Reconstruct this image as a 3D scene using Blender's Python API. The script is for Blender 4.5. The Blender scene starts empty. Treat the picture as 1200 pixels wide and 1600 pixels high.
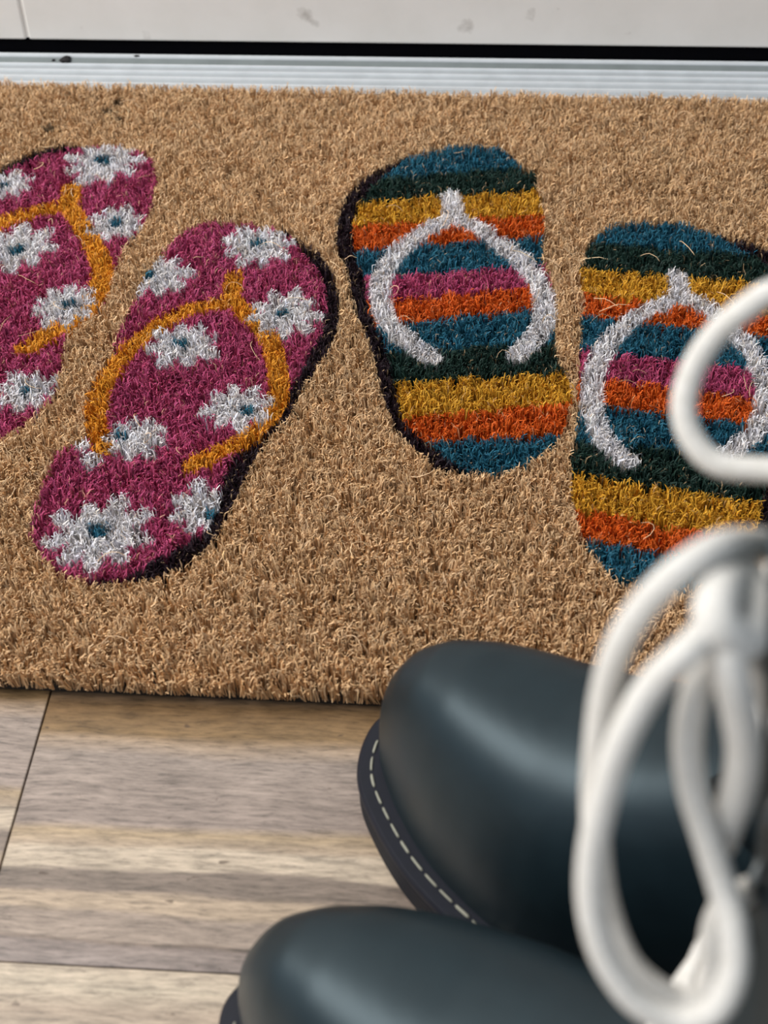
import bpy, bmesh, math, random
import numpy as np
from mathutils import Matrix, Vector

scene = bpy.context.scene
col = scene.collection
random.seed(7)
rng = np.random.default_rng(11)

# ------------------------------------------------------------------ camera
CAM_Z = 0.425
pitch, roll, yaw = (math.radians(v) for v in (44.85287489, 1.87786349, -5.26916458))
cp, sp, cy, sy = math.cos(pitch), math.sin(pitch), math.cos(yaw), math.sin(yaw)
fwd = Vector((sy*cp, cy*cp, -sp)); rgt = Vector((cy, -sy, 0)); dwn = fwd.cross(rgt)
rr = math.cos(roll)*rgt + math.sin(roll)*dwn
dd = -math.sin(roll)*rgt + math.cos(roll)*dwn
cam_data = bpy.data.cameras.new('camera')
cam = bpy.data.objects.new('camera', cam_data); col.objects.link(cam)
rot = Matrix((rr, -dd, -fwd)).transposed()
cam.matrix_world = Matrix.Translation((0, 0, CAM_Z)) @ rot.to_4x4()
cam_data.sensor_fit = 'VERTICAL'; cam_data.sensor_height = 36; cam_data.lens = 2300/1600*36
cam_data.clip_start = 0.01; cam_data.clip_end = 50
cam_data.dof.use_dof = True; cam_data.dof.focus_distance = 0.635; cam_data.dof.aperture_fstop = 14.0
scene.camera = cam

# ------------------------------------------------------------------ light
world = bpy.data.worlds.new('room_daylight'); scene.world = world; world.use_nodes = True
bg = world.node_tree.nodes['Background']
bg.inputs[0].default_value = (0.78, 0.88, 1.0, 1); bg.inputs[1].default_value = 0.66

def area_light(name, loc, target, sx, sy, power, color):
    d = bpy.data.lights.new(name, 'AREA'); d.shape = 'RECTANGLE'; d.size = sx; d.size_y = sy
    d.energy = power; d.color = color
    o = bpy.data.objects.new(name, d); col.objects.link(o); o.location = loc
    o.rotation_euler = (Vector(target)-Vector(loc)).to_track_quat('-Z', 'Y').to_euler()
    return o
area_light('window_light', (-1.25, 0.36, 1.45), (0.0, 0.48, 0.0), 1.5, 0.9, 52, (1.0, 0.98, 0.95))
scene.view_settings.view_transform = 'Standard'; scene.view_settings.look = 'None'
scene.view_settings.exposure = 0.0; scene.view_settings.gamma = 1.0
scene.view_settings.use_curve_mapping = False

# ------------------------------------------------------------------ measured tables (metres)
A_sole = [(-0.2548, 0.6514),(-0.2356, 0.6707),(-0.2227, 0.6775),(-0.2071, 0.6805),(-0.1908, 0.6784),(-0.1798, 0.6711),(-0.1733, 0.6539),(-0.171, 0.6319),(-0.1704, 0.6129),(-0.1751, 0.5971),(-0.1777, 0.5862),(-0.1779, 0.5745),(-0.1772, 0.56),(-0.1781, 0.5434),(-0.1825, 0.5345),(-0.1888, 0.5251),(-0.1891, 0.5078),(-0.1877, 0.4952),(-0.187, 0.4752),(-0.1911, 0.4649),(-0.1965, 0.4552),(-0.2027, 0.4492),(-0.2152, 0.4447),(-0.2299, 0.4481),(-0.2445, 0.4597),(-0.258, 0.4805),(-0.2648, 0.5071),(-0.2645, 0.5357),(-0.2688, 0.5659),(-0.2702, 0.6038),(-0.2651, 0.6329)]
A_out = [(-0.2701, 0.6327),(-0.2561, 0.6563),(-0.2437, 0.6711),(-0.2323, 0.6772),(-0.2205, 0.6801),(-0.2036, 0.6654),(-0.2045, 0.5788),(-0.2229, 0.5276),(-0.219, 0.4485),(-0.2342, 0.4439),(-0.2501, 0.4554),(-0.2636, 0.4802),(-0.2715, 0.5115),(-0.272, 0.5404),(-0.2766, 0.5762),(-0.2758, 0.6065)]
B_sole = [(-0.1385, 0.6106),(-0.1296, 0.6114),(-0.1176, 0.6102),(-0.102, 0.6046),(-0.0936, 0.595),(-0.0849, 0.5804),(-0.0777, 0.5662),(-0.074, 0.5474),(-0.074, 0.5296),(-0.0766, 0.5146),(-0.0806, 0.4987),(-0.0852, 0.4773),(-0.0906, 0.4654),(-0.0976, 0.4502),(-0.1022, 0.439),(-0.1046, 0.4263),(-0.1035, 0.4141),(-0.1061, 0.4006),(-0.1141, 0.3904),(-0.1242, 0.3821),(-0.1333, 0.3736),(-0.1362, 0.3721),(-0.1473, 0.3693),(-0.1572, 0.3725),(-0.1672, 0.3801),(-0.1742, 0.3894),(-0.1778, 0.4041),(-0.1772, 0.4283),(-0.1747, 0.4421),(-0.1665, 0.4468),(-0.1682, 0.4671),(-0.1675, 0.4907),(-0.1659, 0.5042),(-0.1669, 0.5194),(-0.1647, 0.5351),(-0.1637, 0.5534),(-0.1613, 0.5704),(-0.1559, 0.5891),(-0.1494, 0.603)]
B_out = [(-0.1017, 0.6052),(-0.0929, 0.5967),(-0.0837, 0.59),(-0.0755, 0.5755),(-0.0695, 0.5569),(-0.0674, 0.5341),(-0.0687, 0.5158),(-0.0737, 0.4998),(-0.0789, 0.4857),(-0.083, 0.4657),(-0.0892, 0.4541),(-0.0948, 0.4354),(-0.0974, 0.418),(-0.1015, 0.4019),(-0.1067, 0.3884),(-0.1142, 0.3778),(-0.1248, 0.372),(-0.1351, 0.3699),(-0.1446, 0.3681),(-0.1392, 0.3783),(-0.1141, 0.4074),(-0.0989, 0.487),(-0.084, 0.5574)]
C_sole = [(-0.0221, 0.686),(-0.0127, 0.6876),(0.0015, 0.6842),(0.0109, 0.6763),(0.0163, 0.6666),(0.0225, 0.6613),(0.0231, 0.6476),(0.0259, 0.6314),(0.027, 0.614),(0.026, 0.5966),(0.0259, 0.5891),(0.0279, 0.5767),(0.0305, 0.5641),(0.0314, 0.547),(0.0308, 0.5239),(0.0326, 0.5081),(0.0363, 0.4977),(0.0374, 0.4841),(0.0358, 0.4716),(0.0335, 0.4626),(0.0299, 0.4561),(0.0236, 0.4483),(0.0144, 0.4399),(0.0036, 0.4356),(-0.0055, 0.4375),(-0.013, 0.4425),(-0.0226, 0.4518),(-0.0287, 0.4599),(-0.0341, 0.4695),(-0.0393, 0.4916),(-0.042, 0.5038),(-0.0449, 0.5163),(-0.0499, 0.5305),(-0.0547, 0.5471),(-0.0584, 0.5679),(-0.0635, 0.5859),(-0.0668, 0.6069),(-0.0662, 0.6266),(-0.0614, 0.6431),(-0.0524, 0.6602),(-0.0426, 0.6734),(-0.0313, 0.6826)]
C_out = [(-0.0427, 0.6747),(-0.0462, 0.6721),(-0.0581, 0.6612),(-0.0696, 0.644),(-0.0741, 0.6246),(-0.0747, 0.6028),(-0.0728, 0.5893),(-0.0664, 0.5733),(-0.0621, 0.5503),(-0.0549, 0.527),(-0.0483, 0.5049),(-0.0449, 0.4884),(-0.0382, 0.4664),(-0.0306, 0.4523),(-0.0217, 0.4429),(-0.011, 0.4365),(-0.0032, 0.436),(-0.0088, 0.4497),(-0.0267, 0.49),(-0.0412, 0.5442),(-0.0517, 0.6113),(-0.0479, 0.6518)]
D_sole = [(0.0626, 0.6158),(0.0767, 0.619),(0.0906, 0.6184),(0.1041, 0.6128),(0.1168, 0.6013),(0.1262, 0.5932),(0.1326, 0.5805),(0.1376, 0.5656),(0.138, 0.5415),(0.134, 0.514),(0.1273, 0.4878),(0.1204, 0.4592),(0.1151, 0.4398),(0.1114, 0.4248),(0.1081, 0.4105),(0.1017, 0.3964),(0.0921, 0.3843),(0.0796, 0.3772),(0.0677, 0.3756),(0.0576, 0.3784),(0.0516, 0.3817),(0.0456, 0.3887),(0.0412, 0.3987),(0.0379, 0.4133),(0.0361, 0.4251),(0.0369, 0.4348),(0.0358, 0.4462),(0.0378, 0.4536),(0.0393, 0.4628),(0.0397, 0.4796),(0.0414, 0.5054),(0.0417, 0.5138),(0.0428, 0.5239),(0.0432, 0.5398),(0.0456, 0.5543),(0.0432, 0.5636),(0.0435, 0.5768),(0.0459, 0.5867),(0.0481, 0.5984),(0.0549, 0.6089)]
D_out = [(0.1099, 0.6086),(0.1148, 0.6061),(0.1275, 0.6017),(0.1386, 0.5884),(0.1446, 0.5659),(0.146, 0.5418),(0.1429, 0.5143),(0.1361, 0.4882),(0.129, 0.4596),(0.1232, 0.4401),(0.1175, 0.4215),(0.111, 0.4037),(0.1027, 0.3897),(0.0892, 0.3786),(0.0848, 0.3823),(0.1001, 0.4172),(0.1188, 0.496),(0.1246, 0.5751)]
C_bounds = [[(-0.0544, 0.6547),(0.0143, 0.6665)], [(-0.0641, 0.6324),(0.0224, 0.6458)], [(-0.0668, 0.6108),(0.0268, 0.624)], [(-0.0651, 0.5901),(0.0254, 0.6052)], [(-0.0578, 0.5685),(0.0264, 0.5818)], [(-0.0432, 0.552),(0.0201, 0.5632)], [(-0.0368, 0.5343),(0.0221, 0.5466)], [(-0.0435, 0.5123),(0.0288, 0.5224)], [(-0.0401, 0.492),(0.0364, 0.5017)], [(-0.0329, 0.4687),(0.036, 0.482)], [(-0.0264, 0.4536),(0.0311, 0.4609)]]
D_bounds = [[(0.0481, 0.6005),(0.1092, 0.5947)], [(0.0436, 0.5793),(0.1238, 0.5706)], [(0.0469, 0.5593),(0.1272, 0.5463)], [(0.0453, 0.5422),(0.1253, 0.5299)], [(0.0415, 0.5179),(0.1119, 0.5087)], [(0.0534, 0.4976),(0.1149, 0.4882)], [(0.0503, 0.4805),(0.1099, 0.4711)], [(0.0379, 0.458),(0.0791, 0.4535)], [(0.0367, 0.4382),(0.1108, 0.4245)], [(0.038, 0.4165),(0.0806, 0.4081)], [(0.0413, 0.4008),(0.0722, 0.394)]]
A_strap = [[(-0.2145, 0.6405),(-0.2139, 0.6246),(-0.2278, 0.6178),(-0.2434, 0.607),(-0.2551, 0.5905),(-0.2602, 0.5689),(-0.2583, 0.5459),(-0.252, 0.5265),(-0.2442, 0.5126)], [(-0.2139, 0.6246),(-0.2032, 0.6089),(-0.1922, 0.5889),(-0.1838, 0.5696),(-0.1833, 0.5482),(-0.1899, 0.5298),(-0.1992, 0.5186),(-0.2063, 0.509)]]
B_strap = [[(-0.1198, 0.5672),(-0.1204, 0.5481),(-0.1361, 0.5406),(-0.1481, 0.5291),(-0.1584, 0.5132),(-0.162, 0.5021),(-0.1645, 0.4944),(-0.1666, 0.4756),(-0.1636, 0.4586),(-0.1572, 0.4436)], [(-0.1207, 0.55),(-0.1126, 0.5415),(-0.1026, 0.5285),(-0.0958, 0.5161),(-0.0898, 0.493),(-0.0885, 0.4751),(-0.0938, 0.4604),(-0.1057, 0.4466),(-0.1183, 0.4363)]]
C_strap = [[(-0.0199, 0.638),(-0.0187, 0.6203),(-0.0302, 0.6087),(-0.0423, 0.5915),(-0.0486, 0.5755),(-0.0498, 0.5577),(-0.0468, 0.5406),(-0.0404, 0.5276),(-0.0315, 0.5168),(-0.0237, 0.5094)], [(-0.0187, 0.6203),(-0.0061, 0.6117),(0.005, 0.5985),(0.0146, 0.5861),(0.0222, 0.5714),(0.026, 0.557),(0.0261, 0.5386),(0.022, 0.5254),(0.0146, 0.5137)]]
D_strap = [[(0.0891, 0.5749),(0.0877, 0.5593),(0.0726, 0.5471),(0.061, 0.5334),(0.0524, 0.5174),(0.0473, 0.4973),(0.0462, 0.4799),(0.0489, 0.4644),(0.0545, 0.4524),(0.06, 0.4465)], [(0.0877, 0.5593),(0.099, 0.5519),(0.1046, 0.544),(0.1134, 0.5285),(0.1188, 0.5116),(0.1206, 0.4952),(0.1188, 0.4792),(0.1135, 0.4676),(0.1068, 0.4586),(0.1011, 0.4529)]]
A_daisy = [(-0.2036, 0.6654, 0.0223, -0.2047, 0.6672),(-0.1846, 0.6096, 0.016, -0.1852, 0.609),(-0.2297, 0.5849, 0.0208, -0.2292, 0.5854),(-0.1962, 0.5418, 0.0171, -0.1943, 0.5428),(-0.2482, 0.6412, 0.014, -0.2505, 0.6412),(-0.1985, 0.4794, 0.0155, -0.1984, 0.4803),(-0.2464, 0.5364, 0.0165, -0.2464, 0.5364),(-0.2359, 0.4836, 0.017, -0.2359, 0.4836)]
B_daisy = [(-0.1115, 0.5923, 0.0193, -0.1121, 0.5949),(-0.0924, 0.5389, 0.0177, -0.0936, 0.5388),(-0.1568, 0.5659, 0.0177, -0.1612, 0.5662),(-0.1354, 0.515, 0.0174, -0.1374, 0.5163),(-0.1054, 0.4731, 0.0165, -0.1007, 0.4708),(-0.1452, 0.4517, 0.0151, -0.1521, 0.4522),(-0.1496, 0.3947, 0.0217, -0.1501, 0.3968),(-0.1089, 0.4105, 0.0159, -0.1064, 0.4077)]
BITS = [(-0.1669, 0.446, 0.0038, -0.1669, 0.446),(-0.1609, 0.4368, 0.0045, -0.1609, 0.4368)]
BANDS = [0.3218, 0.3104, 0.3034, 0.2719, 0.2681, 0.2619, 0.2547, 0.253, 0.2459, 0.2441, 0.239, 0.2372, 0.23, 0.2282, 0.2212, 0.2195, 0.2007]
LACE = {'loop_low': [(0.1251, -0.0121, 0.2653),(0.1241, -0.0184, 0.2721),(0.1228, -0.0245, 0.2721),(0.12, -0.0281, 0.2665),(0.1187, -0.0327, 0.2592),(0.1187, -0.0367, 0.2502),(0.1197, -0.0407, 0.2407),(0.1221, -0.0439, 0.2325),(0.1263, -0.0461, 0.2253),(0.1322, -0.0468, 0.2199),(0.1383, -0.045, 0.2179),(0.1423, -0.0423, 0.2206),(0.1428, -0.0382, 0.2251),(0.1404, -0.0343, 0.2297),(0.1367, -0.031, 0.2331),(0.1321, -0.0284, 0.2394),(0.128, -0.0266, 0.246),(0.1253, -0.0247, 0.2534),(0.1242, -0.0223, 0.2603),(0.1241, -0.0186, 0.2648),(0.1245, -0.0129, 0.265)], 'loop_mid': [(0.1249, -0.0052, 0.2598),(0.1269, 0.0038, 0.2574),(0.1261, 0.0078, 0.2612),(0.1232, 0.001, 0.2701),(0.1203, -0.0102, 0.2782),(0.1175, -0.0172, 0.2783),(0.1146, -0.0207, 0.2729),(0.1128, -0.0239, 0.2656),(0.1126, -0.0263, 0.2566),(0.1138, -0.029, 0.2466),(0.1153, -0.031, 0.2371),(0.1182, -0.0338, 0.2274),(0.1218, -0.0361, 0.2191),(0.1276, -0.0384, 0.2125),(0.1347, -0.0372, 0.2079),(0.1388, -0.0351, 0.2087),(0.1392, -0.0325, 0.2121),(0.1368, -0.0294, 0.216),(0.136, -0.0245, 0.2176),(0.1377, -0.0176, 0.2152)], 'loop_top': [(0.1241, -0.0057, 0.2626),(0.1323, 0.005, 0.261),(0.1369, 0.0196, 0.2604),(0.1287, 0.0311, 0.2589),(0.1161, 0.0306, 0.2574),(0.1063, 0.0276, 0.2563),(0.1006, 0.0279, 0.2585),(0.097, 0.0302, 0.2625),(0.096, 0.0341, 0.2676),(0.0973, 0.0379, 0.2728),(0.1004, 0.0407, 0.2776),(0.1044, 0.0442, 0.281),(0.1123, 0.0471, 0.2816),(0.1271, 0.0445, 0.2766),(0.1357, 0.0304, 0.2699),(0.1344, 0.0089, 0.2629),(0.1256, -0.0059, 0.263)], 'tail': [(0.1246, -0.0121, 0.2684),(0.1262, -0.0196, 0.2713),(0.1282, -0.0219, 0.2682),(0.1307, -0.0224, 0.2621),(0.1327, -0.0226, 0.2551),(0.1335, -0.0232, 0.2471),(0.1331, -0.0237, 0.2384),(0.1327, -0.0231, 0.232)], 'knot': [(0.1233, -0.0068, 0.2707),(0.1226, -0.0153, 0.2755),(0.1246, -0.0203, 0.2744),(0.1278, -0.0177, 0.2705),(0.1274, -0.0119, 0.2712),(0.1235, -0.0087, 0.2719)]}
SMUDGE = [(-0.1064, 0.0409),(-0.1023, 0.0372),(-0.0166, 0.0351),(0.0194, 0.0438),(0.0334, 0.0454),(-0.0392, 0.0318),(-0.041, 0.0317),(-0.2352, 0.0307),(-0.1986, 0.0268),(0.0732, 0.0323),(-0.1617, 0.0361),(-0.051, 0.043),(-0.001, 0.0402)]
CRUMBS = [(-0.2474, 0.7721, 0.015),(-0.2525, 0.7713, 0.015),(-0.2061, 0.7739, 0.015),(-0.2074, 0.7278, 0.0155),(-0.2113, 0.7173, 0.0155),(-0.2034, 0.7079, 0.0155),(-0.24, 0.6975, 0.0155)]
SEAMX = -0.2688

# ------------------------------------------------------------------ helpers
def srgb(r, g, b):
    f = lambda c: (c/255/12.92) if c/255 <= .04045 else ((c/255+.055)/1.055)**2.4
    return (f(r), f(g), f(b))

def new_obj(name, me, mat=None, parent=None, smooth=False):
    o = bpy.data.objects.new(name, me); col.objects.link(o)
    if mat: me.materials.append(mat)
    if parent: o.parent = parent
    if smooth:
        me.polygons.foreach_set('use_smooth', [True]*len(me.polygons))
    return o

def from_data(name, verts, faces, mat=None, parent=None, smooth=False):
    me = bpy.data.meshes.new(name); me.from_pydata([tuple(v) for v in verts], [], faces); me.update()
    return new_obj(name, me, mat, parent, smooth)

def from_bm(name, bm, mat=None, parent=None, smooth=False):
    bmesh.ops.recalc_face_normals(bm, faces=bm.faces)
    me = bpy.data.meshes.new(name); bm.to_mesh(me); bm.free()
    return new_obj(name, me, mat, parent, smooth)

def empty(name, loc=(0, 0, 0), rz=0, **props):
    o = bpy.data.objects.new(name, None); col.objects.link(o); o.location = loc; o.rotation_euler = (0, 0, rz)
    o.empty_display_size = .03
    for k, v in props.items(): o[k] = v
    return o

def box_bm(x0, x1, y0, y1, z0, z1, bevel=0, seg=2):
    bm = bmesh.new()
    bmesh.ops.create_cube(bm, size=1)
    for v in bm.verts:
        v.co = Vector((x0+(v.co.x+.5)*(x1-x0), y0+(v.co.y+.5)*(y1-y0), z0+(v.co.z+.5)*(z1-z0)))
    if bevel: bmesh.ops.bevel(bm, geom=list(bm.edges), offset=bevel, segments=seg, affect='EDGES', profile=.5)
    return bm

def catmull(pts, per=8, closed=False):
    P = [Vector(p) for p in pts]; n = len(P); out = []
    rngk = range(n) if closed else range(n-1)
    for i in rngk:
        if closed: a, b, c, d = P[(i-1) % n], P[i], P[(i+1) % n], P[(i+2) % n]
        else: a, b, c, d = P[max(i-1, 0)], P[i], P[i+1], P[min(i+2, n-1)]
        for k in range(per):
            t = k/per
            out.append(.5*((2*b)+(c-a)*t+(2*a-5*b+4*c-d)*t*t+(3*b-a-3*c+d)*t**3))
    if not closed: out.append(P[-1])
    return out

def tube(pts, rad, sides=12, closed=False, cap=True):
    """swept round section; rad is a number or a list"""
    n = len(pts); R = rad if isinstance(rad, (list, tuple)) else [rad]*n
    verts, faces = [], []; prev = None
    for i in range(n):
        if closed: t = pts[(i+1) % n]-pts[(i-1) % n]
        else: t = pts[min(i+1, n-1)]-pts[max(i-1, 0)]
        t.normalize()
        if prev is None:
            u = t.cross(Vector((0, 0, 1)))
            if u.length < .1: u = t.cross(Vector((1, 0, 0)))
        else: u = prev-t*prev.dot(t)
        u.normalize(); prev = u; w = t.cross(u)
        for k in range(sides):
            a = 2*math.pi*k/sides
            verts.append(pts[i]+(u*math.cos(a)+w*math.sin(a))*R[i])
    for i in range(n if closed else n-1):
        j = (i+1) % n
        for k in range(sides):
            l = (k+1) % sides
            faces.append((i*sides+k, i*sides+l, j*sides+l, j*sides+k))
    if cap and not closed:
        faces.append(tuple(range(sides-1, -1, -1))); faces.append(tuple((n-1)*sides+k for k in range(sides)))
    return verts, faces

class Nodes:
    def __init__(self, name):
        self.m = bpy.data.materials.new(name); self.m.use_nodes = True
        self.t = self.m.node_tree; self.b = self.t.nodes['Principled BSDF']
    def n(self, kind, **kw):
        x = self.t.nodes.new(kind)
        for k, v in kw.items(): setattr(x, k, v)
        return x
    def l(self, a, b): self.t.links.new(a, b)
    def set(self, **kw):
        for k, v in kw.items():
            k = k.replace('_', ' '); i = self.b.inputs[k]
            i.default_value = (*v, 1) if isinstance(v, tuple) and len(v) == 3 else v
        return self
    def warp(self, vec, scale, amt):
        w = self.n('ShaderNodeTexNoise'); w.inputs['Scale'].default_value = scale; w.inputs['Detail'].default_value = 3
        self.l(vec, w.inputs['Vector'])
        a = self.n('ShaderNodeVectorMath', operation='MULTIPLY_ADD'); self.l(w.outputs['Color'], a.inputs[0])
        a.inputs[1].default_value = amt; a.inputs[2].default_value = tuple(-.5*q for q in amt)
        b = self.n('ShaderNodeVectorMath', operation='ADD'); self.l(vec, b.inputs[0]); self.l(a.outputs[0], b.inputs[1])
        return b.outputs[0]
    def stretch(self, vec, scale):
        mp = self.n('ShaderNodeMapping'); mp.inputs['Scale'].default_value = scale
        self.l(vec, mp.inputs['Vector']); return mp.outputs['Vector']
    def coord(self, scale=(1, 1, 1), world=False):
        if world: src = self.n('ShaderNodeNewGeometry').outputs['Position']
        else: src = self.n('ShaderNodeTexCoord').outputs['Object']
        mp = self.n('ShaderNodeMapping'); mp.inputs['Scale'].default_value = scale
        self.l(src, mp.inputs['Vector']); return mp.outputs['Vector']
    def noise(self, vec, scale, detail=4, rough=.6):
        x = self.n('ShaderNodeTexNoise'); x.inputs['Scale'].default_value = scale
        x.inputs['Detail'].default_value = detail; x.inputs['Roughness'].default_value = rough
        self.l(vec, x.inputs['Vector']); return x.outputs['Fac']
    def ramp(self, fac, stops, interp='LINEAR'):
        r = self.n('ShaderNodeValToRGB'); r.color_ramp.interpolation = interp
        e = r.color_ramp.elements
        while len(e) < min(len(stops), 32): e.new(.5)
        for q, (p, c) in zip(e, stops):
            q.position = p; q.color = (*c, 1) if isinstance(c, tuple) else (c, c, c, 1)
        self.l(fac, r.inputs['Fac']); return r.outputs['Color']
    def math(self, op, a, b=None, clamp=False):
        x = self.n('ShaderNodeMath', operation=op); x.use_clamp = clamp
        for i, v in enumerate((a, b)):
            if v is None: continue
            if isinstance(v, (int, float)): x.inputs[i].default_value = v
            else: self.l(v, x.inputs[i])
        return x.outputs[0]
    def mix(self, fac, a, b, mode='MIX'):
        x = self.n('ShaderNodeMix', data_type='RGBA', blend_type=mode)
        for i, v in ((0, fac), (6, a), (7, b)):
            if isinstance(v, (int, float)): x.inputs[i].default_value = v
            elif isinstance(v, tuple): x.inputs[i].default_value = (*v, 1)
            else: self.l(v, x.inputs[i])
        return x.outputs[2]
    def bump(self, h, strength=.3, dist=.001):
        x = self.n('ShaderNodeBump'); x.inputs['Strength'].default_value = strength
        x.inputs['Distance'].default_value = dist
        self.l(h, x.inputs['Height']); self.l(x.outputs['Normal'], self.b.inputs['Normal'])
    def base(self, c): self.l(c, self.b.inputs['Base Color'])

# ------------------------------------------------------------------ materials
def m_fibre():
    s = Nodes('dyed_coir_fibre').set(Roughness=.62, Specular_IOR_Level=.25)
    a = s.n('ShaderNodeAttribute', attribute_name='fibre_colour')
    s.base(a.outputs['Color']); return s.m

def m_wood():
    s = Nodes('weathered_oak_laminate').set(Roughness=.42, Specular_IOR_Level=.5)
    g = s.coord((1, 1, 1), world=True)
    sep = s.n('ShaderNodeSeparateXYZ'); s.l(g, sep.inputs[0])
    warp = s.noise(s.coord((3.5, 14, 1), world=True), 2.2, 3)
    y = s.math('ADD', sep.outputs['Y'], s.math('MULTIPLY', s.math('SUBTRACT', warp, .5), .010))
    left = s.math('LESS_THAN', sep.outputs['X'], -.155)
    y = s.math('ADD', y, s.math('MULTIPLY', left, -.014))
    # strips printed across one board, repeating with the board pitch (0.195 m)
    f = s.math('DIVIDE', s.math('WRAP', y, 0.4145), 1.0)
    w = s.n('ShaderNodeMath', operation='WRAP'); s.l(y, w.inputs[0]); w.inputs[1].default_value = .4145; w.inputs[2].default_value = .2195
    fac = s.math('DIVIDE', s.math('SUBTRACT', w.outputs[0], .2195), .195)
    P = lambda yy: (yy-.2195)/.195
    gb, tan, cream, dk, gold = srgb(178, 163, 153), srgb(206, 186, 162), srgb(224, 208, 186), srgb(152, 138, 126), srgb(158, 130, 92)
    strips = s.ramp(fac, [(0, srgb(172, 160, 154)), (P(.2275), srgb(170, 156, 148)), (P(.2285), srgb(140, 124, 112)), (P(.2292), srgb(182, 166, 152)), (P(.2370), srgb(180, 164, 150)),
                          (P(.2392), tan), (P(.2440), tan), (P(.2460), dk), (P(.2530), dk), (P(.2548), cream), (P(.2615), cream), (P(.2635), tan),
                          (P(.2680), srgb(196, 174, 142)), (P(.2715), gb), (P(.3000), srgb(180, 166, 155)), (P(.3060), srgb(196, 174, 150)),
                          (P(.3100), gold), (P(.3220), srgb(146, 116, 80)), (P(.34), gb), (P(.38), tan), (1, gb)])
    # the row in front of the seam is paler
    front = s.math('LESS_THAN', sep.outputs['Y'], .2195)
    fstr = s.ramp(s.math('DIVIDE', s.math('ADD', y, .0), .2195), [(0, tan), (.3, gb), (.55, cream), (.78, srgb(206, 188, 168)), (.86, srgb(220, 206, 186)), (.93, srgb(202, 184, 164)), (.97, srgb(220, 206, 184)), (1, cream)])
    c = s.mix(front, strips, fstr)
    wv = s.warp(g, 26, (.0, .005, 0))
    gr = s.noise(s.stretch(wv, (22, 230, 1)), 1.6, 8, .74)
    gr2 = s.noise(s.stretch(wv, (110, 800, 1)), 1.0, 5, .75)
    blot = s.noise(s.coord((22, 60, 1), world=True), 1.4, 5, .65)
    c = s.mix(.85, c, s.ramp(gr, [(.33, .42), (.44, .84), (.54, 1.06), (.68, 1.25)]), 'MULTIPLY')
    c = s.mix(.8, c, s.ramp(gr2, [(.34, .42), (.47, .96), (.64, 1.30)]), 'MULTIPLY')
    c = s.mix(.6, c, s.ramp(blot, [(.3, .72), (.55, 1.02), (.8, 1.15)]), 'MULTIPLY')
    sp = s.noise(s.coord((140, 260, 1), world=True), 1.0, 2, .5)
    c = s.mix(s.ramp(sp, [(.70, 0.0), (.76, .7)]), c, srgb(92, 74, 60))
    c = s.mix(1, c, (.63, .597, .572), 'MULTIPLY')
    s.base(c)
    s.l(s.ramp(blot, [(.3, .36), (.7, .5)]), s.b.inputs['Roughness'])
    s.bump(gr2, .12, .0004); return s.m

def m_plain(name, c, rough, metal=0, spec=.5, grain=0, gscale=400, bump=0):
    s = Nodes(name).set(Roughness=rough, Metallic=metal, Specular_IOR_Level=spec)
    v = s.noise(s.coord(), gscale, 4)
    lo = tuple(k*(1-grain) for k in c); hi = tuple(min(1, k*(1+grain)) for k in c)
    s.base(s.ramp(v, [(.3, lo), (.7, hi)]))
    if bump: s.bump(v, bump, .0005)
    return s.m

def m_door():
    s = Nodes('scuffed_white_door_paint').set(Roughness=.45)
    p = s.coord((1, 1, 1), world=True)
    c = s.ramp(s.noise(p, 22, 5, .6), [(.3, srgb(226, 222, 215)), (.7, srgb(235, 231, 225))])
    wob = s.n('ShaderNodeTexNoise'); wob.inputs['Scale'].default_value = 160; s.l(p, wob.inputs['Vector'])
    vm = s.n('ShaderNodeVectorMath', operation='MULTIPLY_ADD'); s.l(wob.outputs['Color'], vm.inputs[0])
    vm.inputs[1].default_value = (.008, .008, .008); vm.inputs[2].default_value = (-.004, 0, -.004)
    ad = s.n('ShaderNodeVectorMath', operation='ADD'); s.l(p, ad.inputs[0]); s.l(vm.outputs[0], ad.inputs[1])
    for i, (x, z) in enumerate(SMUDGE):
        ds = s.n('ShaderNodeVectorMath', operation='DISTANCE'); s.l(ad.outputs[0], ds.inputs[0])
        ds.inputs[1].default_value = (x, DOOR_Y, z)
        rad = (.0065, .0055, .0065, .0055, .0045, .0016, .0016, .004, .005, .004, .0014, .003, .0016)[i]
        k = s.ramp(s.math('DIVIDE', ds.outputs['Value'], rad), [(.2, (.8, .7, .75, .65, .7, .9, .9, .45, .5, .5, .9, .6, .9)[i]), (1, 0.0)])
        c = s.mix(k, c, srgb(128, 118, 106))
    s.base(c); return s.m

def m_leather():
    s = Nodes('smooth_black_leather').set(Roughness=.42, Specular_IOR_Level=.42, Specular_Tint=(.74, .92, 1.0, 1))
    p = s.coord()
    s.base(s.ramp(s.noise(p, 60, 3), [(.3, (.005, .010, .013)), (.7, (.007, .014, .018))]))
    s.bump(s.noise(p, 1500, 2), .05, .0002); return s.m

def m_rope():
    s = Nodes('off_white_cotton_rope').set(Roughness=.85, Specular_IOR_Level=.2, Base_Color=srgb(232, 226, 216))
    p = s.coord()
    v = s.noise(p, 900, 3)
    s.base(s.ramp(v, [(.3, srgb(198, 193, 184)), (.7, srgb(216, 212, 206))]))
    s.bump(v, .3, .0006); return s.m

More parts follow.
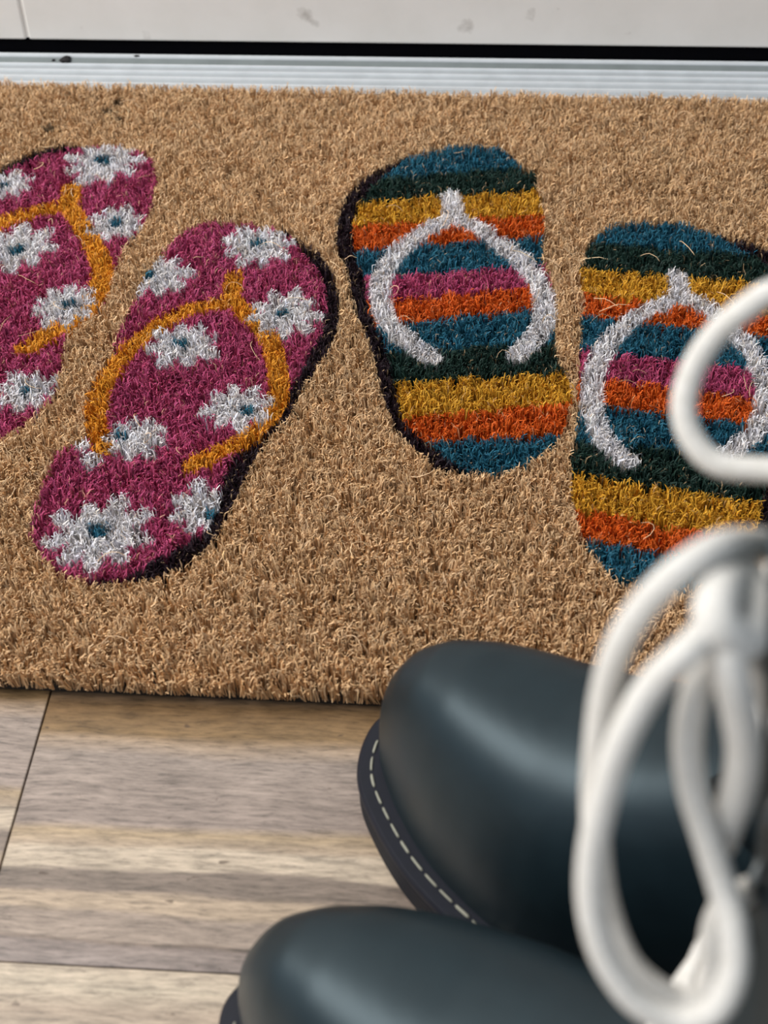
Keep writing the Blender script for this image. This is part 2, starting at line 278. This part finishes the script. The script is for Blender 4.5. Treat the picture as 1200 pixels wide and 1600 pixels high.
DOOR_Y = 0.7765
MAT = dict(fibre=m_fibre(), wood=m_wood(), door=m_door(), leather=m_leather(), rope=m_rope(),
    sub=m_plain('grey_subfloor', (.08, .07, .06), .9, grain=.2),
    rubber=m_plain('black_door_rubber', (.002, .002, .003), .9, spec=.05, grain=.2),
    rib=m_plain('edge_lit_aluminium', srgb(214, 216, 217), .5, metal=.1, grain=.06, gscale=90),  # polished rib tops; the light caught on raised edges is painted in too
    plate=m_plain('dull_aluminium', srgb(166, 170, 172), .55, metal=.1, grain=.08, gscale=90),
    band=m_plain('worn_grey_aluminium', srgb(122, 128, 127), .55, metal=.1, grain=.10, gscale=60),
    backing=m_plain('dark_pvc_backing', srgb(34, 26, 20), .85, grain=.25),
    sole=m_plain('black_rubber_sole', (.006, .007, .011), .6, spec=.25, grain=.15, gscale=200),
    welt=m_plain('black_welt', (.006, .007, .013), .55, spec=.3, grain=.15, gscale=300),
    thread=m_plain('pale_waxed_thread', srgb(150, 148, 132), .7, grain=.12, gscale=900),
    lining=m_plain('dark_brown_lining', srgb(40, 32, 30), .85, grain=.2),
    eyelet=m_plain('painted_metal_eyelet', srgb(120, 124, 124), .35, metal=.7, grain=.1),
    crumb=m_plain('dark_dirt', srgb(30, 26, 26), .9, grain=.3))

# ------------------------------------------------------------------ floor
PITCH_Y, SEAM = 0.195, 0.2195
floor = from_bm('floor', box_bm(-1.3, 1.3, -.95, .742, -.03, -.0092), MAT['sub']); floor['kind'] = 'structure'
joints = {0: [-.155], -1: [.52], -2: [-.62], 1: [.40], -3: [.1], -4: [-.4], -5: [.3], 2: [-.5]}
for row in range(-5, 3):
    y0 = SEAM+PITCH_Y*row; y1 = min(y0+PITCH_Y, .7405)
    xs = [-1.3]+joints[row]+[1.3]
    for a, b in zip(xs[:-1], xs[1:]):
        g = .00033
        o = from_bm('plank', box_bm(a+g, b-g, y0+g*.7, y1-g*.7, -.009, 0, .00025, 1), MAT['wood'], floor)

# ------------------------------------------------------------------ threshold (aluminium profile between floor and door)
def extrude_x(name, prof, x0, x1, mat, parent=None):
    n = len(prof); bm = bmesh.new()
    a = [bm.verts.new((x0, y, z)) for y, z in prof]; b = [bm.verts.new((x1, y, z)) for y, z in prof]
    for i in range(n):
        j = (i+1) % n; bm.faces.new((a[i], a[j], b[j], b[i]))
    bm.faces.new(a[::-1]); bm.faces.new(b)
    return from_bm(name, bm, mat, parent)
prof = [(.7425, -.03), (.7425, .0060), (.7440, .0085)]
RIBS = ((.7452, .0098), (.7510, .0112), (.7568, .0120), (.7628, .0126), (.7692, .0130))
prof += [(y, z-.0002) for y, z in RIBS]
prof += [(.7746, .0140), (.7752, .0152), (.7775, .0154), (.7785, .0138), (.83, .0138), (.83, -.03)]
thr = extrude_x('trim_1', prof, -1.3, 1.3, MAT['plate']); thr['kind'] = 'structure'
extrude_x('grey_band', [(.7699, .0126), (.7699, .0133), (.7747, .0144), (.7747, .0138)], -1.3, 1.3, MAT['band'], thr)
extrude_x('lip', [(.7748, .0141), (.7752, .0156), (.7774, .0158), (.7774, .0141)], -1.3, 1.3, MAT['rib'], thr)  # lip paler than the plate: the light it catches is in its colour
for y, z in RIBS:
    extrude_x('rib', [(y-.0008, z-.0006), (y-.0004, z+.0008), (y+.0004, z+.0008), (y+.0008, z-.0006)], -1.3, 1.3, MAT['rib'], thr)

# ------------------------------------------------------------------ door
door = empty('door_1', (0, DOOR_Y, .0138), kind='structure')
def dpart(name, bm, mat):
    o = from_bm(name, bm, mat, door)
    o.data.transform(Matrix.Translation((0, -DOOR_Y, -.0138))); return o
D0 = .0243
dpart('door_panel', box_bm(SEAMX+.0009, 1.3, DOOR_Y, DOOR_Y+.042, D0, 2.02, .0012, 2), MAT['door'])
dpart('door_stile', box_bm(-1.3, SEAMX-.0007, DOOR_Y, DOOR_Y+.042, D0, 2.02, .0012, 2), MAT['door'])
dpart('groove_filler', box_bm(SEAMX-.02, SEAMX+.02, DOOR_Y+.0012, DOOR_Y+.040, D0+.001, 2.0), MAT['door'])
dpart('rubber_seal', box_bm(-1.3, 1.3, DOOR_Y+.0035, DOOR_Y+.03, .0139, D0-.0001, .001, 1), MAT['rubber'])

# ------------------------------------------------------------------ doormat: every bristle is a bent ribbon, coloured by the print it stands in
MX0, MX1 = -.36, .285
far_y = lambda x: .7432-.0157*(x+.065)
near_y = lambda x: .3232-.0070*(x+.065)
mat_c = np.array([(MX0+MX1)/2, .533, 0.])
doormat = empty('doormat', tuple(mat_c), label='coir doormat printed with two pairs of flip-flops, lying by the white door', category='doormat')
e = .0045
bm = bmesh.new()
v = [bm.verts.new(Vector((x, y, z))-Vector(mat_c)) for z in (.0006, .0052) for x, y in ((MX0+e, near_y(MX0)+e*.6), (MX1-e, near_y(MX1)+e*.6), (MX1-e, min(far_y(MX1)-e, .7412)), (MX0+e, min(far_y(MX0)-e, .7412)))]
for f in ((0, 3, 2, 1), (4, 5, 6, 7), (0, 1, 5, 4), (1, 2, 6, 5), (2, 3, 7, 6), (3, 0, 4, 7)): bm.faces.new([v[i] for i in f])
from_bm('backing', bm, MAT['backing'], doormat)

def smooth_noise(x, y, cell, amp=1.0):
    nx, ny = int((MX1-MX0)/cell)+4, int(.47/cell)+4
    g = rng.normal(size=(nx, ny))
    fx = (x-MX0)/cell+1; fy = (y-.30)/cell+1
    ix = np.clip(fx.astype(int), 0, nx-2); iy = np.clip(fy.astype(int), 0, ny-2)
    tx = np.clip(fx-ix, 0, 1); ty = np.clip(fy-iy, 0, 1)
    tx = tx*tx*(3-2*tx); ty = ty*ty*(3-2*ty)
    return amp*((g[ix, iy]*(1-tx)+g[ix+1, iy]*tx)*(1-ty)+(g[ix, iy+1]*(1-tx)+g[ix+1, iy+1]*tx)*ty)

def inside(px, py, poly):
    P = [(p.x, p.y) for p in catmull([(x, y, 0) for x, y in poly], 4, True)]
    r = np.zeros(len(px), bool)
    xs, ys = [p[0] for p in P], [p[1] for p in P]
    cand = np.nonzero((px > min(xs)) & (px < max(xs)) & (py > min(ys)) & (py < max(ys)))[0]
    X, Y = px[cand], py[cand]; q = np.zeros(len(cand), bool)
    for (x0, y0), (x1, y1) in zip(P, P[1:]+P[:1]):
        if y0 == y1: continue
        q ^= ((y0 > Y) != (y1 > Y)) & (X < (x1-x0)*(Y-y0)/(y1-y0)+x0)
    r[cand] = q; return r

def near_line(px, py, line, half):
    P = [(p.x, p.y) for p in catmull([(x, y, 0) for x, y in line], 5)]
    d = np.full(len(px), 9.)
    for (x0, y0), (x1, y1) in zip(P[:-1], P[1:]):
        L = (x1-x0)**2+(y1-y0)**2
        if L == 0: continue
        t = np.clip(((px-x0)*(x1-x0)+(py-y0)*(y1-y0))/L, 0, 1)
        d = np.minimum(d, np.hypot(px-x0-t*(x1-x0), py-y0-t*(y1-y0)))
    return d/half

N = 520000
x = rng.uniform(MX0, MX1, N); y = rng.uniform(.318, .752, N)
keep = (y > near_y(x)) & (y < far_y(x)); x, y = x[keep], y[keep]; N = len(x)
lean_x = smooth_noise(x, y, .005, .22)+smooth_noise(x, y, .0020, .34)+rng.normal(0, .24, N)
lean_y = smooth_noise(x, y, .005, .22)+smooth_noise(x, y, .0020, .34)+rng.normal(0, .24, N)-.04
d_near = y-near_y(x); d_far = far_y(x)-y
lean_y -= .55*np.exp(-d_near/.004); lean_y += .25*np.exp(-d_far/.003)
hgt = .0098+smooth_noise(x, y, .0045, .0006)+smooth_noise(x, y, .0018, .0006)+rng.normal(0, .0007, N)
hgt -= .0022*np.exp(-d_near/.0025)
hgt = np.clip(hgt, .005, .0135)
L = np.hypot(lean_x, lean_y); k = np.minimum(1, 1.1/np.maximum(L, 1e-6)); lean_x *= k; lean_y *= k
root = np.stack([x, y, np.full(N, .0045)], 1)
# stem stands nearly upright, the top millimetres curl over
mid = root+np.stack([lean_x*.0030, lean_y*.0030, hgt-.0012], 1)
ca_ = rng.uniform(0, math.pi*2, N)+np.arctan2(lean_y, lean_x)*0
cl = rng.uniform(.0005, .0017, N)
tip = mid+np.stack([np.cos(ca_)*cl+lean_x*.0012, np.sin(ca_)*cl+lean_y*.0012, .0012-.25*cl+rng.normal(0, .0003, N)], 1)
ang = rng.uniform(0, math.pi*2, N)
wdir = np.stack([np.cos(ang), np.sin(ang), np.zeros(N)], 1)
wid = rng.uniform(.00015, .00034, N)[:, None]
# ------- which print each bristle belongs to
tx = tip[:, 0]*.5+mid[:, 0]*.5+rng.normal(0, .0004, N); ty = tip[:, 1]*.5+mid[:, 1]*.5+rng.normal(0, .0004, N)
part = np.zeros(N, int)         # 0 = bare coir
parts = [('coir_pile', None, None)]
C = dict(coir=srgb(211, 174, 131), teal=srgb(36, 94, 114), green=srgb(27, 50, 42), yellow=srgb(208, 154, 46), orange=srgb(206, 92, 26), pink=srgb(174, 70, 106),
         white=srgb(226, 221, 221), black=srgb(32, 16, 24), strap=srgb(220, 150, 44))
rgb = np.tile(np.array(C['coir']), (N, 1))
def paint(sel, name, colour, parent, label=None):
    """bristles selected become their own part; returns its index"""
    parts.append((name, parent, label)); i = len(parts)-1
    part[sel] = i; rgb[sel] = C[colour]; return i
def put(sel, i, colour): part[sel] = i; rgb[sel] = C[colour]
soles = {}
def bleed(d, under, amt):
    k = (np.clip((d-.55)/.45, 0, 1)*(d < 1)*amt*rng.uniform(.2, 1, N))[:, None]
    rgb[:] = rgb*(1-k)+under*k
for key, lab in (('A', 'pink flip-flop print with white daisies, the upper left one'), ('B', 'pink flip-flop print with white daisies, the lower right one of its pair')):
    out = inside(tx, ty, globals()[key+'_out']); sole = inside(tx, ty, globals()[key+'_sole'])
    i = paint(sole, 'printed_flip_flop', 'pink', 0, lab); soles[key] = i
    paint(out & ~sole, 'printed_outline', 'black', i)
    arms = np.full(N, 9.)
    for ln in globals()[key+'_strap']: arms = np.minimum(arms, near_line(tx, ty, ln, .0054 if key == 'A' else .0047))
    under = rgb.copy(); paint(arms < 1, 'printed_strap', 'strap', i, 'mustard orange strap'); bleed(arms, np.tile(np.array(C['orange']), (N, 1)), .55)
    for cx, cy_, r, ccx, ccy in globals()[key+'_daisy']:
        ph = rng.uniform(0, 6.28); npt = int(rng.integers(8, 10))
        th = np.arctan2(ty-cy_, tx-cx); d = np.hypot(tx-cx, ty-cy_)
        pet = rng.uniform(.86, 1.12, npt)[np.floor(((th+ph) % (2*math.pi))/(2*math.pi)*npt).astype(int) % npt]
        rad = r*(.50+.50*np.abs(np.sin((th+ph)*npt/2))**.75)*pet
        di = paint((d < rad) & sole, 'printed_daisy', 'white', i)
        cc = np.hypot(tx-ccx, ty-ccy)
        put((cc < r*.19) & sole, di, 'teal')
        rgb[(cc >= r*.19) & (cc < r*.27) & sole] = np.array(C['white'])*.8+np.array(C['teal'])*.12
    if key == 'B':
        for cx, cy_, r, _, _ in BITS: paint(np.hypot(tx-cx, ty-cy_) < r, 'printed_petal', 'white', i)
SEQ = ['teal', 'green', 'yellow', 'orange', 'teal', 'pink', 'orange', 'teal', 'green', 'yellow', 'orange', 'teal']
for key, lab in (('C', 'striped flip-flop print with white strap, the left one of its pair'), ('D', 'striped flip-flop print with white strap, the right one of its pair')):
    out = inside(tx, ty, globals()[key+'_out']); sole = inside(tx, ty, globals()[key+'_sole'])
    i = paint(sole, 'printed_flip_flop', 'teal', 0, lab); soles[key] = i
    paint(out & ~sole, 'printed_outline', 'black', i)
    idx = np.zeros(N, int)
    for (x0, y0), (x1, y1) in globals()[key+'_bounds']:
        idx += (ty < y0+(y1-y0)/(x1-x0)*(tx-x0)).astype(int)
    for j, cname in enumerate(SEQ):
        if cname != 'teal': paint(sole & (idx == j), 'printed_stripe', cname, i, cname+' stripe')
    arms = np.full(N, 9.)
    for ln in globals()[key+'_strap']: arms = np.minimum(arms, near_line(tx, ty, ln, .0055 if key == 'C' else .0052))
    under = rgb.copy(); paint(arms < 1, 'printed_strap', 'white', i, 'white strap'); bleed(arms, under, .35)
# ------- tint of each bristle
val = np.clip(rng.normal(1, .17, N), .5, 1.5)*(1+smooth_noise(x, y, .012, .035)+smooth_noise(x, y, .05, .02))
warm = rng.normal(0, .05, N)
tint = np.stack([1+warm*.5, np.ones(N), 1-warm], 1)
rgb = rgb*val[:, None]*tint
bare = rng.random(N) < .035                     # undyed bristles showing among the dyed ones
sel = bare & (part > 0); rgb[sel] = rgb[sel]*.4+np.array(C['coir'])*.5
for cx, cy_, _ in CRUMBS[3:]:
    s_ = np.hypot(tx-cx, ty-cy_) < rng.uniform(.002, .0032); rgb[s_] *= .22
rgb = np.clip(rgb, 0, .95)

def ribbon_object(name, ids, parent):
    n = len(ids); w = wdir[ids]*wid[ids]
    r, m_, t = root[ids], mid[ids], tip[ids]
    V = np.empty((n, 6, 3)); V[:, 0] = r-w; V[:, 1] = r+w; V[:, 2] = m_-w; V[:, 3] = m_+w; V[:, 4] = t-w*.6; V[:, 5] = t+w*.6
    V = V.reshape(-1, 3)-mat_c
    b = (np.arange(n)*6)[:, None]
    loops = np.concatenate([b+np.array([0, 1, 3, 2]), b+np.array([2, 3, 5, 4])], 1).ravel()
    starts = (np.arange(n)[:, None]*8+np.array([0, 4])).ravel()
    me = bpy.data.meshes.new(name)
    me.vertices.add(n*6); me.vertices.foreach_set('co', V.ravel().astype(np.float32))
    me.loops.add(n*8); me.loops.foreach_set('vertex_index', loops.astype(np.int32))
    me.polygons.add(n*2); me.polygons.foreach_set('loop_start', starts.astype(np.int32))
    me.update(calc_edges=True)
    ca = me.color_attributes.new('fibre_colour', 'FLOAT_COLOR', 'POINT')
    cc = np.ones((n*6, 4), np.float32); cc[:, :3] = np.repeat(rgb[ids], 6, 0)
    ca.data.foreach_set('color', cc.ravel())
    return new_obj(name, me, MAT['fibre'], parent)
made = {}
for i, (nm, par, lab) in enumerate(parts):
    ids = np.nonzero(part == i)[0]
    if len(ids) == 0: continue
    o = ribbon_object(nm, ids, made.get(par, doormat) if par else doormat); made[i] = o
    if i == 0: o['kind'] = 'stuff'
    if lab: o['label'] = lab

# long stray fibres lying over the pile
vs, fs, cs = [], [], []
for q in range(170):
    px, py = rng.uniform(MX0+.01, MX1-.01), rng.uniform(.335, .732)
    a = rng.uniform(0, 6.28); ln = rng.uniform(.006, .016); bend = rng.normal(0, 2.2)
    pts = []
    for t in np.linspace(0, 1, 6):
        pts.append(Vector((px, py, .0138+.0022*math.sin(math.pi*t)+rng.normal(0, .0002))))
        px += math.cos(a)*ln/5; py += math.sin(a)*ln/5; a += bend/5
    tv, tf = tube([p-Vector(mat_c) for p in pts], .00014, 3)
    o_ = len(vs); vs += tv; fs += [tuple(i+o_ for i in f) for f in tf]
    cc = np.array(C['coir'])*rng.uniform(.9, 1.55); cs += [(*np.clip(cc*np.array([1, 1.03, 1.12]), 0, .9), 1)]*len(tv)
o = from_data('stray_fibre', vs, fs, MAT['fibre'], doormat); o['kind'] = 'stuff'
ca = o.data.color_attributes.new('fibre_colour', 'FLOAT_COLOR', 'POINT')
ca.data.foreach_set('color', np.array(cs, np.float32).ravel())

# ------------------------------------------------------------------ boots
BL = .268
OUT = [(0, .008), (.0055, -.010), (.019, -.023), (.045, -.0370), (.08, -.0450), (.11, -.0425), (.15, -.034), (.19, -.031), (.23, -.032), (.257, -.023), (.268, 0),
       (.257, .026), (.23, .036), (.19, .040), (.15, .045), (.11, .049), (.08, .048), (.045, .043), (.019, .033), (.0055, .021)]
outl = [(p.x, p.y) for p in catmull([(u, v, 0) for u, v in OUT], 10, True)]
def ext(u):
    """medial and lateral edge of the sole at u"""
    lo, hi = 9, -9
    for (a, b), (c, d) in zip(outl, outl[1:]+outl[:1]):
        if (a-u)*(c-u) <= 0 and a != c:
            v = b+(d-b)*(u-a)/(c-a); lo = min(lo, v); hi = max(hi, v)
    return (lo, hi) if lo < 9 else (.008, .008)
def inset(poly, d):
    n = len(poly); r = []
    for i in range(n):
        (ax, ay), (bx, by), (cx, cy_) = poly[i-2], poly[i], poly[(i+2) % n]
        tx_, ty_ = cx-ax, cy_-ay; l = math.hypot(tx_, ty_) or 1
        r.append((bx-ty_/l*d*ORI, by+tx_/l*d*ORI))
    return r
area2 = sum(a[0]*b[1]-b[0]*a[1] for a, b in zip(outl, outl[1:]+outl[:1]))
ORI = 1 if area2 > 0 else -1
def interp(tab, t):
    xs = [q[0] for q in tab]; return float(np.interp(t, xs, [q[1] for q in tab]))
WELT = .0175
VAMP = [(.0065, 0), (.0069, .015), (.0085, .0280), (.0125, .0410), (.018, .0500), (.027, .0570), (.040, .0620), (.055, .0650), (.075, .0685), (.092, .0740), (.106, .0810), (.122, .0910), (.140, .108), (.17, .115)]
SH_F = [(.027, .11), (.06, .110), (.09, .115), (.12, .129), (.16, .1352), (.20, .1368), (.275, .136)]
SH_B = [(.027, .259), (.05, .261), (.08, .258), (.12, .250), (.16, .246), (.20, .249), (.275, .256)]
SH_W = [(.027, .030), (.06, .033), (.10, .035), (.15, .037), (.20, .0395), (.275, .0405)]
SHAFT_TOP = .268
def front_u(v, z):
    f, b, w = interp(SH_F, z), interp(SH_B, z), interp(SH_W, z)
    c = (f+b)/2; k = max(0, 1-(abs(v)/w)**2.25)**(1/2.25)
    return c-(b-f)/2*k

def loft(rings, bm):
    R = [[bm.verts.new(p) for p in ring] for ring in rings]
    for a, b in zip(R[:-1], R[1:]):
        n = len(a)
        for i in range(n): bm.faces.new((a[i], a[(i+1) % n], b[(i+1) % n], b[i]))
    bm.faces.new(R[0][::-1]); bm.faces.new(R[-1])

def sweep_outline(levels, s, name, mat, parent):
    """levels: (inset, z) from bottom to top"""
    bm = bmesh.new()
    loft([[(u, v*s, z) for u, v in inset(outl, d)] for d, z in levels], bm)
    return from_bm(name, bm, mat, parent, True)

def sharpen(o, deg=40):
    o.data.set_sharp_from_angle(angle=math.radians(deg)); return o

def build_boot(loc, s, label, laces):
    boot = empty('boot', loc, math.radians(-30), label=label, category='boot')
    lv = [(.004, 0), (.0022, .0012)]
    for k in range(4):
        z = .0020+k*.0025
        lv += [(.0011, z), (.0008, z+.0004), (.0008, z+.0018), (.0011, z+.0022)]
    lv += [(.0012, .0121), (.0018, .0129)]
    sharpen(sweep_outline(lv, s, 'sole', MAT['sole'], boot))
    bm = bmesh.new()
    loft([[(u, v*s, z) for u, v in inset(outl, d)] for d, z in ((.0035, .0122), (.0006, .0133), (.0002, .0146), (.0004, .0165), (.0014, WELT), (.0090, WELT+.0002), (.0115, WELT+.0002))], bm)
    sharpen(from_bm('welt', bm, MAT['welt'], boot, True))
    # stitches run round the welt
    line = [Vector((u, v*s, WELT+.0003)) for u, v in inset(outl, .0052)]
    dense = []
    for a, b in zip(line, line[1:]+line[:1]):
        m_ = max(1, int((b-a).length/.0007))
        dense += [a.lerp(b, t/m_) for t in range(m_)]
    vs, fs, run, cur = [], [], 0, []
    for a, b in zip(dense, dense[1:]+dense[:1]):
        run += (b-a).length; cur.append(a)
        if run > random.uniform(.0055, .0066):
            if len(cur) > 3:
                tv, tf = tube(cur[:-1], [.00025]+[random.uniform(.00036, .00052)]*(len(cur)-3)+[.00025], 6)
                o_ = len(vs); vs += tv; fs += [tuple(i+o_ for i in f) for f in tf]
            cur, run = [], -.0008
    st = from_data('welt_stitching', vs, fs, MAT['thread'], boot, True); st['kind'] = 'stuff'; st['label'] = 'pale dashed stitching'
    # upper: vamp and shaft volumes merged into one skin
    bm = bmesh.new(); rings = []
    for u in [.0066, .0072, .0082, .0095, .0115, .014, .0175, .022, .027, .033, .04, .048, .056, .065, .075, .085, .095, .105, .115, .125, .135, .145, .155, .165]:
        uo = (u-.0065)/(BL-.013)*BL
        lo, hi = ext(max(uo, .0002)); c = (lo+hi)/2; w = max((hi-lo)/2-.0070*min(1, (uo+.003)/.012), .002)
        H = interp(VAMP, u); ring = []
        p = 2.8
        for k in range(33):
            t = math.pi*k/32; ct, st_ = math.cos(t), math.sin(t)
            bul = 1+.018*math.sin(math.pi*min(1, st_*1.6))
            ring.append((u, (c+w*bul*math.copysign(abs(ct)**(2/p), ct))*s, .0165+H*st_**(2/p)))
        ring += [(u, (c-w*.98)*s, .0122), (u, (c+w*.98)*s, .0122)]
        rings.append(ring)
    loft(rings, bm)
    rings = []
    for z in [.0125, .035, .05, .065, .08, .095, .11, .125, .14, .16, .18, .20, .225, .25, SHAFT_TOP]:
        f, b, w = interp(SH_F, z), interp(SH_B, z), interp(SH_W, z); ring = []
        for k in range(48):
            t = 2*math.pi*k/48; ct, st_ = math.cos(t), math.sin(t); p = 2.25
            ring.append(((f+b)/2+(b-f)/2*math.copysign(abs(ct)**(2/p), ct), (.001+w*math.copysign(abs(st_)**(2/p), st_))*s, z))
        rings.append(ring)
    loft(rings, bm)
    up = from_bm('upper', bm, MAT['leather'], boot, True)
    rm = up.modifiers.new('merge', 'REMESH'); rm.mode = 'VOXEL'; rm.voxel_size = .0017; rm.use_smooth_shade = True
    sm = up.modifiers.new('soften', 'SMOOTH'); sm.factor = .5; sm.iterations = 14
    # lining seen down the shaft, padded collar
    def ring_at(z, off, n=48):
        f, b, w = interp(SH_F, z), interp(SH_B, z), interp(SH_W, z); r = []
        for k in range(n):
            t = 2*math.pi*k/n; ct, st_ = math.cos(t), math.sin(t); p = 2.25
            r.append(Vector(((f+b)/2+((b-f)/2-off)*math.copysign(abs(ct)**(2/p), ct), (.001+(w-off)*math.copysign(abs(st_)**(2/p), st_))*s, z)))
        return r
    bm = bmesh.new(); loft([ring_at(SHAFT_TOP-.002, .005), ring_at(SHAFT_TOP+.0008, .005), ring_at(SHAFT_TOP+.0004, .010)], bm)
    from_bm('lining', bm, MAT['lining'], boot)
    tv, tf = tube(ring_at(SHAFT_TOP, .0025), .0036, 10, closed=True); from_data('collar', tv, tf, MAT['leather'], boot, True)
    # tongue standing in front of the throat
    bm = bmesh.new(); rings = []
    for k in range(13):
        z = .115+k*(TONGUE_TOP-.115)/12; t = k/12
        fu = interp(SH_F, z)-.0012-.0100*max(0, (t-.45)/.55)**1.3; hw = .021-.005*t; ring = []
        if k == 12: hw *= .8
        for side in (1, -1):
            for q in range(9):
                v = hw*(q/4-1)*side
                ring.append((fu+22*v*v*(1-.35*t)+(0 if side > 0 else .0042), v*s, z))
        rings.append(ring)
    loft(rings, bm); tg = from_bm('tongue', bm, MAT['leather'], boot, True)
    # facings with eyelets, laces crossing between them
    for sg in (1, -1):
        bm = bmesh.new(); grid = []
        for k in range(15):
            z = .105+k*.0109; row = []
            for q in range(6):
                v = (.013+q*.0035)*sg; row.append((front_u(v, z), v*s, z))
            grid.append(row)
        outer = [[bm.verts.new((u-.0022, v, z)) for u, v, z in r] for r in grid]
        inner = [[bm.verts.new((u+.001, v, z)) for u, v, z in r] for r in grid]
        for k in range(14):
            for q in range(5):
                bm.faces.new((outer[k][q], outer[k][q+1], outer[k+1][q+1], outer[k+1][q]))
                bm.faces.new((inner[k][q], inner[k+1][q], inner[k+1][q+1], inner[k][q+1]))
            for q in (0, 5): bm.faces.new((outer[k][q], outer[k+1][q], inner[k+1][q], inner[k][q]))
        for k in (0, 14):
            for q in range(5): bm.faces.new((outer[k][q], outer[k][q+1], inner[k][q+1], inner[k][q]))
        from_bm('eyestay', bm, MAT['leather'], boot, True)
        for k in range(9):
            z = .118+k*.0172; v = .018*sg
            c = Vector((front_u(v, z)-.0026, v*s, z))
            tv, tf = tube([c+Vector((0, math.cos(t)*.0028, math.sin(t)*.0028)) for t in np.linspace(0, 2*math.pi, 16, endpoint=False)], .0009, 6, closed=True)
            from_data('eyelet', tv, tf, MAT['eyelet'], boot, True)
    vs, fs, bow = [], [], []
    for k in ((0, 1, 2, 8) if laces else range(9)):
        z0 = .118+k*.0172; z1 = z0+.0172 if k < 8 else .262
        for sg in (1, -1):
            pts = []
            for t in np.linspace(0, 1, 9):
                v = (.018*(1-t)-.012*t)*sg if k == 8 else (.018-.036*t)*sg
                z = z0+(z1-z0)*t
                z = min(z, .266)
                pts.append(Vector((front_u(v, z)-.0034-(.0028 if sg > 0 else 0)*math.sin(math.pi*t)-.009*(t if k == 8 else 0), v*s, z)))
            if k == 8: bow.append(pts); continue
            tv, tf = tube(pts, .0018, 8); o_ = len(vs); vs += tv; fs += [tuple(i+o_ for i in f) for f in tf]
    lace = from_data('lace', vs, fs, MAT['rope'], boot, True)
    lace['label'] = 'off-white round rope lace'
    for pts in bow:
        tv, tf = tube(pts, .0021, 8); from_data('lace_strand', tv, tf, MAT['rope'], lace, True)
    if laces:
        for key, nm, rad in (('loop_low', 'lace_loop', .00222), ('loop_mid', 'lace_loop', .00222), ('loop_top', 'lace_loop', .0022), ('tail', 'lace_end', .0026), ('knot', 'lace_knot', .0031)):
            pts = catmull(LACE[key], 10)
            tv, tf = tube(pts, rad, 14); from_data(nm, tv, tf, MAT['rope'], lace, True)
    else:
        for sg in (1, -1):
            pts = catmull([(.134, 0, .266), (.130, .010*sg, .265), (.129, .021*sg, .250), (.132, .024*sg, .232), (.134, .018*sg, .228), (.132, .012*sg, .245), (.131, .005*sg, .260), (.134, 0, .266)], 8)
            if sg*s > 0 or True:
                tv, tf = tube(pts, .0024, 10); from_data('lace_loop', tv, tf, MAT['rope'], lace, True)
    return boot
TONGUE_TOP = .285
build_boot((-.0657, .2115, 0), -1, 'black leather boot in front, pale rope laces tied in bow, toe at bottom edge', True)
TONGUE_TOP = .279
build_boot((-.0385, .2990, 0), 1, 'black leather boot behind, rounded toe beside the doormat edge, dashed pale welt stitching', False)

# ------------------------------------------------------------------ bits of dirt
def crumb(loc, size, label):
    bm = bmesh.new(); bmesh.ops.create_icosphere(bm, subdivisions=2, radius=1)
    for v in bm.verts:
        v.co *= random.uniform(.7, 1.2); v.co = Vector((v.co.x*size[0], v.co.y*size[1], max(v.co.z, -.5)*size[2]+size[2]*.5))
    o = from_bm('dirt_crumb', bm, MAT['crumb']); o.location = loc
    o['label'] = label; o['category'] = 'dirt'; o['group'] = 'dirt crumbs on the threshold'
crumb((CRUMBS[0][0], .7722, .0138), (.0034, .0032, .0016), 'largest dark dirt crumb on the grey band of the threshold, at left')
crumb((CRUMBS[1][0]-.002, .7722, .0138), (.0012, .0010, .0006), 'tiny dark dirt speck left of the largest crumb on the threshold')
crumb((CRUMBS[2][0], .7755, .0153), (.0020, .0007, .0006), 'thin dark dirt speck right of the largest crumb on the threshold')
